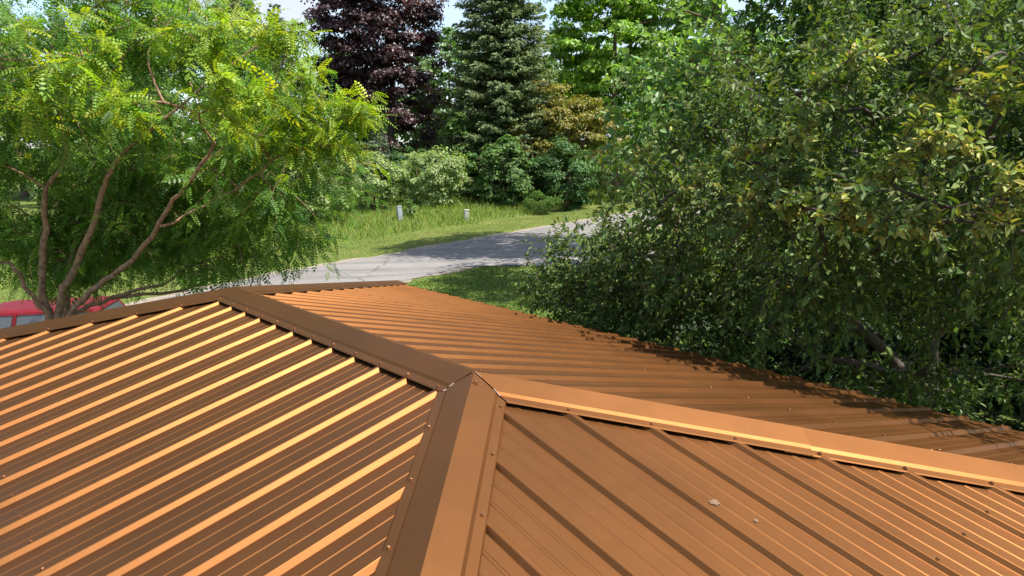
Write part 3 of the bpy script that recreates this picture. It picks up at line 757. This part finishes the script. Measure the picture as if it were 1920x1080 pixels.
def shoot_tree(name, label, base, ells, skel, n_cl, shoots_per, leaves_per, sh_len, leaf, T, pal, m, bark, trunk, seed, upw=0.35, hang=0.25, tip_pal=None, tip_frac=0.15, lo=0.45, clr=0.5, flag=None, flag_pal=None, singles=300, var=0.2, rbr=(0.03, 0.008), spread=0.8, group=None, sprays=None, cull=True, layer=1.0, slen=(.12, .28), spray_dir=(0.25, -0.45, 0.75)):
    g_ = np.random.default_rng(seed)
    b0 = np.array([base[0], base[1], float(hgt(np.array(base[0]), np.array(base[1])))])
    root = empty(name, b0); tag(root, label, 'tree', group)
    cc, oo = ellip_pts(ells, n_cl, g_, lo)
    mb = MB(); nodes = []
    for path, r_a, r_b in skel:
        path = np.array(path, float)
        # smooth the polyline
        tt = np.linspace(0, len(path) - 1, len(path) * 4); sm = np.stack([np.interp(tt, np.arange(len(path)), path[:, j]) for j in range(3)], 1)
        for _ in range(2): sm[1:-1] = (sm[:-2] + 2 * sm[1:-1] + sm[2:]) / 4
        sm[1:-1] += g_.normal(0, 0.012, sm[1:-1].shape)
        mb.tube(sm - b0, np.linspace(r_a, r_b, len(sm)), 8); nodes.extend(sm[len(sm) // 3:])
    branch_net(mb, nodes, cc if sprays is None else np.concatenate([cc, np.array(sprays)]), b0, rbr[0], rbr[1])
    obj('trunk', mb.mesh('trunk', M[bark], True), root)
    # shoots
    NSH = len(cc) * shoots_per; ci = np.repeat(np.arange(len(cc)), shoots_per)
    st = cc[ci] + g_.normal(0, clr * 0.5, (NSH, 3)) * np.array([1, 1, .7 * layer])
    dr = norm(oo[ci] * 0.75 + rdir(NSH, g_) * spread * np.array([1, 1, layer]) + np.array([0, 0, upw])); Ls = sh_len * g_.uniform(.55, 1.25, NSH)
    if cull:      # nothing far outside the picture is built
        dd = st - CAM; zz = dd @ fw; ok = (zz > 0.5) & (np.abs(dd @ rt) / zz * FOC < 960 + 420) & ((dd @ up) / zz * FOC < 540 + 420)
        st = st[ok]; dr = dr[ok]; Ls = Ls[ok]; NSH = len(st)
    spray = np.zeros(NSH, bool)
    if sprays is not None:
        sp = np.repeat(np.array(sprays), 7, 0); k_ = len(sp); sp = sp + g_.normal(0, .05, sp.shape)
        sdn = norm(np.array(spray_dir) + g_.normal(0, .38, (k_, 3)))
        st = np.concatenate([st, sp]); dr = np.concatenate([dr, sdn]); Ls = np.concatenate([Ls, g_.uniform(*slen, k_)])
        NSH = len(st); spray = np.concatenate([spray, np.ones(k_, bool)])
    NL = NSH * leaves_per; si = np.repeat(np.arange(NSH), leaves_per); f = np.tile(np.linspace(0.08, 1.0, leaves_per), NSH) + g_.normal(0, .03, NL)
    pos = st[si] + dr[si] * (Ls[si] * f)[:, None]; pos[:, 2] -= hang * Ls[si] * f ** 2
    tan = dr[si].copy(); tan[:, 2] -= 2 * hang * f; tan = norm(tan)
    perp = norm(np.cross(tan, rdir(NL, g_)))
    ax = norm(tan * (0.35 + 0.5 * f[:, None] ** 3) + perp * 0.8 + np.array([0, 0, -0.30]))
    nrm = norm(np.array([0, 0, 0.9]) + tan * 0.2 + g_.normal(0, .42, (NL, 3)))
    size = leaf * np.exp(g_.normal(0, .22, NL)) * (1.08 - 0.30 * f)
    ti = tints(NL, pal, var, .10, g_)
    if tip_pal is not None:
        ends = (f > 0.72) & (g_.random(NL) < tip_frac * 4 * (g_.random(NSH)[si] < 0.5)); ti[ends] = tints(int(ends.sum()), tip_pal, .15, .08, g_)
    if flag is not None:
        w = flag(pos, f, g_, si, NSH); ti[w] = tints(int(w.sum()), flag_pal, .16, .08, g_)
    if sprays is not None:
        w = spray[si] & (g_.random(NL) < .85); ti[w] = tints(int(w.sum()), flag_pal, .14, .10, g_)
    fr = frames(ax, nrm)
    sel = split_near(pos, size, singles); rest = np.ones(NL, bool); rest[sel] = False
    co = obj('crown', crown_mesh('crown', T, pos[rest], fr[rest], size[rest], ti[rest], M[m], b0), root); co['kind'] = 'stuff'
    single_leaves(root, T, M[m], pos, fr, size, ti, sel, b0)
    # twigs
    a = st; mid = st + dr * (Ls * .5)[:, None]; mid[:, 2] -= hang * Ls * .25; e = st + dr * (Ls * .95)[:, None]; e[:, 2] -= hang * Ls * .9
    u = norm(np.cross(dr, rdir(NSH, g_))) * 0.0035; w = norm(np.cross(dr, u)) * 0.0035
    Vt = np.stack([a + u * 1.4, a - u * .7 + w, a - u * .7 - w, mid + u, mid - u * .5 + w * .8, mid - u * .5 - w * .8, e], 1).reshape(-1, 3) - b0
    i = np.arange(NSH)[:, None] * 7
    F4 = np.concatenate([i + np.array([[0, 1, 4, 3]]), i + np.array([[1, 2, 5, 4]]), i + np.array([[2, 0, 3, 5]])])
    F3 = np.concatenate([i + np.array([[3, 4, 6]]), i + np.array([[4, 5, 6]]), i + np.array([[5, 3, 6]])])
    tw = obj('twigs', mesh_np('twigs', Vt, [F4, F3], M[bark]), root); tw['kind'] = 'stuff'
    return root

def px(x, y, Y):
    d = fw + rt * (x - 960) / FOC - up * (y - 540) / FOC
    return CAM + d * (Y / d[1])
# yellowing fruit tree overhanging the right eave
CRAB = [(0.078, 0.13, 0.03), (0.092, 0.145, 0.034), (0.064, 0.115, 0.03), (0.112, 0.155, 0.036)]
CRAB_Y_SUNLIT = [(0.25, 0.30, 0.08), (0.30, 0.32, 0.10), (0.20, 0.27, 0.07), (0.32, 0.29, 0.08)]  # yellow leaves; on the front sprays also sunlight painted into the leaf colour
def crab_flag(pos, f, g_, si, NSH):
    odd = g_.random(NSH)[si] < 0.018
    return (g_.random(len(pos)) < 0.008) | (odd & (g_.random(len(pos)) < 0.6))
shoot_tree('fruit_tree', 'dark olive tree with yellowing leaves and sunlight-coloured sprays overhanging the right roof edge', (4.9, 8.2),
           [(3.2, 7.0, 4.0, 2.0, 1.85, 1.6), (1.75, 8.6, 2.85, .9, 1.0, .75), (1.0, 9.0, 2.7, .75, .8, .5), (0.95, 8.8, 2.45, .7, .7, .5), (1.3, 9.0, 2.5, .9, .8, .6), (1.2, 8.4, 2.3, .8, .8, .5), (2.1, 7.8, 2.5, .8, .8, .6), (4.5, 6.4, 4.1, 1.6, 1.5, 1.65), (4.2, 7.7, 2.3, 2.3, 1.5, 0.95), (2.55, 8.0, 3.75, 1.0, 1.1, 0.95), (4.5, 5.2, 4.0, 1.0, 0.9, 1.1), (2.45, 5.7, 4.2, .85, .7, .75), (3.2, 4.75, 4.3, .75, .6, .75), (1.75, 6.8, 3.9, .6, .5, .5), (3.8, 4.2, 4.25, .8, .6, .8)],
           [([(4.9, 8.2, -.1), (4.85, 8.15, 1.2), (4.75, 8.1, 2.2), (4.4, 7.8, 3.2), (4.1, 7.4, 4.6)], .15, .04), ([(4.85, 8.15, 1.4), (3.9, 8.0, 2.4), (2.8, 8.2, 3.0), (1.6, 8.7, 3.1)], .08, .025),
            ([(4.75, 8.1, 2.2), (5.1, 7.2, 3.1), (4.9, 6.4, 4.2)], .09, .025), ([(4.8, 8.15, 1.6), (4.0, 7.5, 2.0), (3.0, 7.2, 2.3)], .06, .02)],
           275, 19, 15, 0.46, 0.070, T_leaf(0.52), CRAB, 'leaf_gloss', 'bark_dark', .15, 5, flag=crab_flag, flag_pal=CRAB_Y_SUNLIT, tip_pal=[(0.085, 0.12, 0.026), (0.105, 0.125, 0.03)], lo=0.5, clr=.34,
           sprays=[px(*q) for q in ((1400, 385, 5.5), (1450, 380, 5.2), (1480, 400, 5.2), (1560, 415, 4.8), (1600, 410, 4.7), (1650, 425, 4.5), (1670, 345, 4.7), (1700, 300, 4.5), (1705, 285, 4.5), (1765, 130, 4.8), (1750, 180, 4.8), (1785, 285, 4.3), (1790, 300, 4.3), (1890, 375, 4.0), (1905, 350, 4.0), (1592, 110, 5.2), (1200, 300, 7.7), (1300, 350, 6.7), (1440, 290, 5.5), (1500, 270, 5.3), (1240, 410, 7.3), (1840, 420, 4.2), (1720, 430, 4.5), (1370, 300, 5.8), (1850, 200, 4.5))])
# large leaved tree behind it
MUL = [(0.16, 0.25, 0.075), (0.19, 0.28, 0.095), (0.13, 0.225, 0.065)]
shoot_tree('mulberry_tree', 'fresh green large leaved tree behind the yellowing tree, left side', (4.6, 13.6),
           [(3.6, 13.2, 5.0, 1.4, 1.5, 1.4), (4.6, 13.6, 6.0, 2.2, 1.8, 1.8), (3.0, 13.2, 4.4, 1.0, 1.1, 1.1), (4.6, 13.4, 3.6, 2.3, 1.6, 1.8)],
           [([(4.6, 13.6, -.1), (4.6, 13.6, 2), (4.4, 13.5, 4), (4.3, 13.5, 6.4)], .16, .04), ([(4.6, 13.6, 2), (3.6, 13.3, 3.6), (2.7, 13.2, 4.6)], .09, .03)],
           110, 12, 11, 0.5, 0.135, T_leaf(0.72, .12), MUL, 'leaf', 'bark', .16, 6, hang=.4, lo=0.5)
# taller dark tree at the upper right
CHE = [(0.05, 0.105, 0.024), (0.06, 0.12, 0.028), (0.042, 0.09, 0.022)]
shoot_tree('cherry_tree', 'tall dark glossy leaved tree rising at the upper right corner', (8.2, 12.2),
           [(6.6, 11.6, 6.0, 2.2, 1.8, 1.6), (8.2, 11.8, 6.6, 2.4, 2.2, 2.2), (7.6, 11.4, 4.2, 2.4, 1.8, 1.8), (5.6, 12.4, 6.6, 1.6, 1.6, 1.3), (7.3, 9.2, 5.6, 2.2, 1.7, 1.4)],
           [([(8.2, 12.2, -.1), (8.1, 12.1, 2.2), (7.9, 12.0, 5.0), (7.8, 11.9, 8.0)], .2, .05), ([(8.1, 12.1, 2.4), (7.0, 11.8, 4.6), (6.2, 11.8, 6.0)], .11, .03)],
           190, 13, 12, 0.55, 0.12, T_leaf(0.45, .15), CHE, 'leaf_gloss', 'bark_dark', .2, 7, hang=.35, lo=0.45)
# tall airy tree out beyond, shading the road
broad_tree('shade_tree', 'tall airy tree behind the right hand trees, twigs hanging against the sky', 'tree', (9.4, 30.5), (7.2, 30.8, 15.2, 5.2, 4.4, 4.2), 210, 130, 0.95, 0.20, GRN_MID + GRN_DARK, 'leaf', 0.3, None, bark='bark_dark', seed=61, droop=.7)
broad_tree('shade_tree', 'wide leafy tree hidden mostly behind the right hand trees', 'tree', (11.0, 22.0), (8.0, 22.0, 11.6, 4.8, 4.2, 4.2), 190, 130, 0.8, 0.18, GRN_MID, 'leaf', 0.3, None, bark='bark_dark', seed=62, droop=.5)

bush('shrub with deep shade painted into its leaves below the yellowing tree, left', 2.6, 11.2, 3.4, 2.3, PAINTED_SHADE, 0.10, 90, 130, 'leaf_gloss', seed=14, clr=.35)
bush('shrub with deep shade painted into its leaves below the yellowing tree, right', 5.4, 10.6, 3.8, 2.5, PAINTED_SHADE, 0.10, 90, 130, 'leaf_gloss', seed=15, clr=.35)
bush('shrub with shade painted into its leaves behind the eave at the right picture edge', 8.2, 9.2, 3.6, 2.5, PAINTED_SHADE, 0.10, 90, 130, 'leaf_gloss', seed=16, clr=.35)
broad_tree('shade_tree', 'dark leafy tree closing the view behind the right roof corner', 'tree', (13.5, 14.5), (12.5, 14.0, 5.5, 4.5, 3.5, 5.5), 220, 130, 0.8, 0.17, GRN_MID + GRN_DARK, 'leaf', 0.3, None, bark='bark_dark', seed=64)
bush('shrub with shade painted into its leaves behind the yellowing tree trunk', 7.4, 12.6, 4.4, 3.0, PAINTED_SHADE, 0.11, 120, 130, 'leaf_gloss', seed=17, clr=.38)
bush('shrub with shade painted into its leaves at the far right behind the roof corner', 10.5, 10.2, 4.0, 2.8, PAINTED_SHADE, 0.11, 120, 130, 'leaf_gloss', seed=18, clr=.38)
# ------------------------------------------------------------------ locust tree, left
LOC = [(0.088, 0.185, 0.030), (0.105, 0.21, 0.034), (0.07, 0.16, 0.032), (0.13, 0.23, 0.030)]
LOC_Y = [(0.22, 0.32, 0.02), (0.28, 0.34, 0.022), (0.17, 0.29, 0.022)]
LB = px(95, 640, 10.0)
def loc_flag(pos, f, g_, si, NSH):
    # fresh yellow growth on the outer upper shoots
    c = np.array([-5.6, 9.8, 4.6]); e = (pos - c) / np.array([4.4, 3.2, 2.6]); rr = np.linalg.norm(e, axis=1)
    s_ = g_.random(NSH)[si]
    return (s_ < 0.34) & (rr > 0.72) & (e[:, 2] > -0.1) & (f > 0.2) | ((s_ < 0.14) & (f > .4) & (e[:, 2] > -.2))
base = (float(LB[0]), 10.0)
sk = [([(LB[0], 10, -.1), px(95, 600, 10), px(75, 540, 10), px(85, 440, 9.9), px(86, 345, 9.8), px(120, 318, 9.7), px(125, 230, 9.6)], .066, .018),
      ([(LB[0] + .05, 10, 0), px(105, 590, 10), px(125, 530, 9.9), px(160, 465, 9.8), px(188, 380, 9.6), px(205, 315, 9.5), px(255, 265, 9.3), px(305, 225, 9.1)], .066, .016),
      ([(LB[0] + .08, 10.05, 0), px(115, 590, 9.9), px(185, 537, 9.8), px(240, 495, 9.5), px(290, 435, 9.2), px(325, 375, 9.0), px(385, 302, 8.8), px(402, 268, 8.7)], .048, .016),
      ([(LB[0] + .05, 10.2, 0), px(120, 600, 10.2), px(130, 500, 10.5), px(150, 400, 10.9), px(180, 300, 11.2)], .05, .016),
      ([px(100, 600, 10), px(60, 560, 9.8), px(30, 500, 9.6), px(2, 490, 9.5)], .04, .015),
      ([px(120, 598, 10.1), px(200, 560, 10.4), px(320, 530, 10.6), px(345, 500, 10.6), px(420, 480, 10.7)], .032, .010),
      ([px(200, 560, 10.4), px(370, 540, 10.8), px(425, 490, 10.9), px(520, 470, 10.9)], .026, .008),
      ([px(300, 425, 9.2), px(420, 370, 9.4), px(520, 300, 9.6), px(600, 235, 9.8), px(690, 205, 9.9)], .018, .006),
      ([px(125, 235, 9.6), px(60, 140, 9.6), px(20, 60, 9.6)], .035, .012), ([px(305, 225, 9.1), px(420, 130, 9.2), px(520, 60, 9.3)], .018, .006),
      ([px(150, 240, 9.6), px(220, 110, 9.4), px(330, 20, 9.4)], .018, .006)]
shoot_tree('locust_tree', 'multi-stemmed locust with lime and yellow feathery leaves behind the left roof edge', base,
           [(-6.4, 9.3, 5.9, 2.6, 2.0, 1.2), (-4.6, 9.3, 5.55, 1.45, 1.4, .9), (-3.6, 10.1, 4.35, 1.05, 1.1, .7), (-4.3, 11.2, 3.9, 1.6, .9, .95), (-6.8, 11.8, 4.1, 2.8, 1.0, 1.15), (-8.0, 9.6, 5.3, 1.8, 1.6, 1.3), (-5.6, 11.4, 4.6, 2.0, .9, .8), (-2.95, 10.0, 4.6, .5, .5, .22), (-3.4, 10.3, 3.95, .6, .8, .35), (-7.6, 11.0, 3.2, 2.0, .8, .45), (-5.7, 11.2, 3.3, 1.4, .8, .45), (-6.6, 11.5, 3.75, 2.4, .8, .55), (-7.4, 10.9, 2.95, 1.6, .6, .3), (-4.7, 10.8, 2.85, 1.2, .6, .32), (-3.6, 10.8, 3.25, .7, .5, .25)],
           sk, 345, 8, 10, 0.60, 0.20, T_frond(), LOC, 'leaf_thin', 'bark_tan', .14, 8, upw=0.10, hang=0.20, layer=.45, slen=(.2, .42), flag=loc_flag, flag_pal=LOC_Y, lo=0.35, rbr=(.022, .006), clr=.5, spray_dir=(0.45, -0.25, 0.25),
           sprays=[px(*q) for q in ((110, 140, 7.8), (160, 110, 7.8), (190, 180, 7.7), (215, 205, 7.7), (380, 85, 8.0), (410, 60, 8.0), (500, 55, 8.3), (535, 95, 8.4), (400, 150, 7.9), (440, 175, 8.0), (490, 185, 8.2), (405, 205, 7.9), (580, 215, 9.6), (620, 205, 9.7), (675, 205, 9.8), (590, 280, 9.6), (635, 278, 9.7), (540, 290, 9.5), (560, 150, 9.4), (530, 220, 9.3), (480, 260, 9.2), (660, 210, 9.8), (300, 60, 8.0), (60, 200, 7.9))])

# ------------------------------------------------------------------ utility posts
M['post_grey'] = simple('post_plastic', (0.22, 0.26, 0.28), 0.55, 0, 0.12, 6)
M['post_pale'] = simple('post_plastic_pale', (0.34, 0.35, 0.30), 0.55, 0, 0.12, 6)
def pedestal(label, x, y, h, w, m, tilt):
    z = float(hgt(np.array(x), np.array(y)))
    root = empty('utility_post', (x, y, z), tilt[1]); root.rotation_euler = (tilt[0], R(3) * np.sign(tilt[0] + 1e-6), tilt[1])
    tag(root, label, 'utility post', 'utility posts on the verge')
    mb = MB(); mb.bbox((0, 0, h * .46), (w, w * .8, h * .92), .012); obj('housing', mb.mesh('housing', M[m]), root)
    mb = MB(); mb.bbox((0, 0, h * .96), (w * 1.12, w * .92, h * .09), .015); obj('lid', mb.mesh('lid', M[m]), root)
    mb = MB(); mb.bbox((0, -w * .41, h * .55), (w * .7, .012, h * .5), .004); obj('door_plate', mb.mesh('door_plate', M[m]), root)
pedestal('taller leaning pale grey utility post on the verge', -6.55, 43.6, 0.9, 0.28, 'post_grey', (R(-4), .5))
pedestal('shorter pale utility post on the verge, right of the taller one', -2.75, 45.2, 0.72, 0.27, 'post_pale', (R(2), .3))

# ------------------------------------------------------------------ red car behind the locust trunk
m, n, l, b = mat('red_car_paint'); b.inputs['Base Color'].default_value = (0.30, 0.006, 0.015, 1); b.inputs['Roughness'].default_value = 0.5; b.inputs['Specular IOR Level'].default_value = 0.25
t = noise(n, l, 3.0); r_ = ramp(n, l, t.outputs['Fac'], [(0.3, (0.10, 0.003, 0.006)), (0.7, (0.13, 0.004, 0.008))]); l.new(r_.outputs['Color'], b.inputs['Base Color'])
M['red'] = m
M['glass'] = simple('car_glass', (0.05, 0.06, 0.065), 0.06, 0, 0.05, 2, spec=1.0)
M['tyre'] = simple('tyre', (0.02, 0.02, 0.02), 0.85); M['rim'] = simple('rim', (0.5, 0.5, 0.52), 0.3, 0.9)
M['black'] = simple('black_trim', (0.02, 0.02, 0.022), 0.6); M['lens'] = simple('lamp_lens', (0.65, 0.65, 0.66), 0.12); M['tail'] = simple('tail_lens', (0.4, 0.01, 0.01), 0.15)
def car():
    root = empty('parked_car', (-10.0, 14.4, 0.0), R(190)); root.location.z = float(hgt(np.array(-10.0), np.array(14.4)))
    tag(root, 'red car parked behind the locust trunk at the left', 'car')
    # stations along X: (x, half width, sill z, belt z)
    st = [(-2.22, .70, .42, .78), (-2.12, .82, .30, .92), (-1.6, .88, .26, .98), (-.6, .90, .25, .99), (.5, .90, .25, .97), (1.3, .88, .26, .93), (1.95, .82, .30, .84), (2.22, .68, .42, .70)]
    mb = MB(); rings = []
    for x, w, z0, z1 in st:
        rings.append([[x, -w * .92, z0], [x, -w, z0 + .12], [x, -w, z0 + (z1 - z0) * .62], [x, -w * .93, z1 - .03], [x, -w * .8, z1], [x, w * .8, z1], [x, w * .93, z1 - .03], [x, w, z0 + (z1 - z0) * .62], [x, w, z0 + .12], [x, w * .92, z0]])
    mb.loft(rings)
    obj('body', mb.mesh('body', M['red'], False), root)
    def ring(z, x0, x1, w): return [[x0, -w, z], [x1, -w, z], [x1 + .06, -w * .8, z], [x1 + .06, w * .8, z], [x1, w, z], [x0, w, z], [x0 - .05, w * .8, z], [x0 - .05, -w * .8, z]]
    mb = MB(); mb.loft([ring(.95, -2.0, 1.15, .80), ring(1.40, -1.72, .42, .66)], caps=False); cab = obj('window_band', mb.mesh('window_band', M['glass']), root)
    mb = MB(); mb.loft([ring(1.395, -1.76, .46, .68), ring(1.44, -1.72, .36, .655), ring(1.475, -1.5, .12, .55)]); obj('roof', mb.mesh('roof', M['red'], False), root)
    for s_ in (-1, 1):
        for xb, xt in ((-1.98, -1.70), (-1.15, -1.08), (-.28, -.33), (1.16, .43)):
            mb = MB(); mb.cyl((xb, s_ * .815, .95), (xt, s_ * .675, 1.41), .038, .034, 6); obj('pillar', mb.mesh('pillar', M['red']), root)
        mb = MB(); mb.bbox((.78, s_ * .97, 1.0), (.16, .2, .12), .03); obj('mirror', mb.mesh('mirror', M['red']), root)
        for xd in (-.72, .38):
            mb = MB(); mb.box((xd, s_ * .905, .82), (.16, .03, .03)); obj('handle', mb.mesh('handle', M['black']), root)
        for x in (-1.38, 1.36):
            mb = MB(); mb.cyl((x, s_ * .70, .32), (x, s_ * .915, .32), .32, n=20); wo = obj('wheel', mb.mesh('wheel', M['tyre'], False), root)
            mb = MB(); mb.cyl((x, s_ * .90, .32), (x, s_ * .925, .32), .2, .17, n=14); obj('rim', mb.mesh('rim', M['rim']), wo)
        mb = MB(); mb.bbox((2.1, s_ * .6, .70), (.2, .3, .12), .03); obj('headlight', mb.mesh('headlight', M['lens']), root)
        mb = MB(); mb.bbox((-2.14, s_ * .66, .82), (.14, .24, .18), .03); obj('tail_light', mb.mesh('tail_light', M['tail']), root)
    for x in (-2.18, 2.17):
        mb = MB(); mb.bbox((x, 0, .42), (.16, 1.5, .2), .04); obj('bumper', mb.mesh('bumper', M['black']), root)
car()
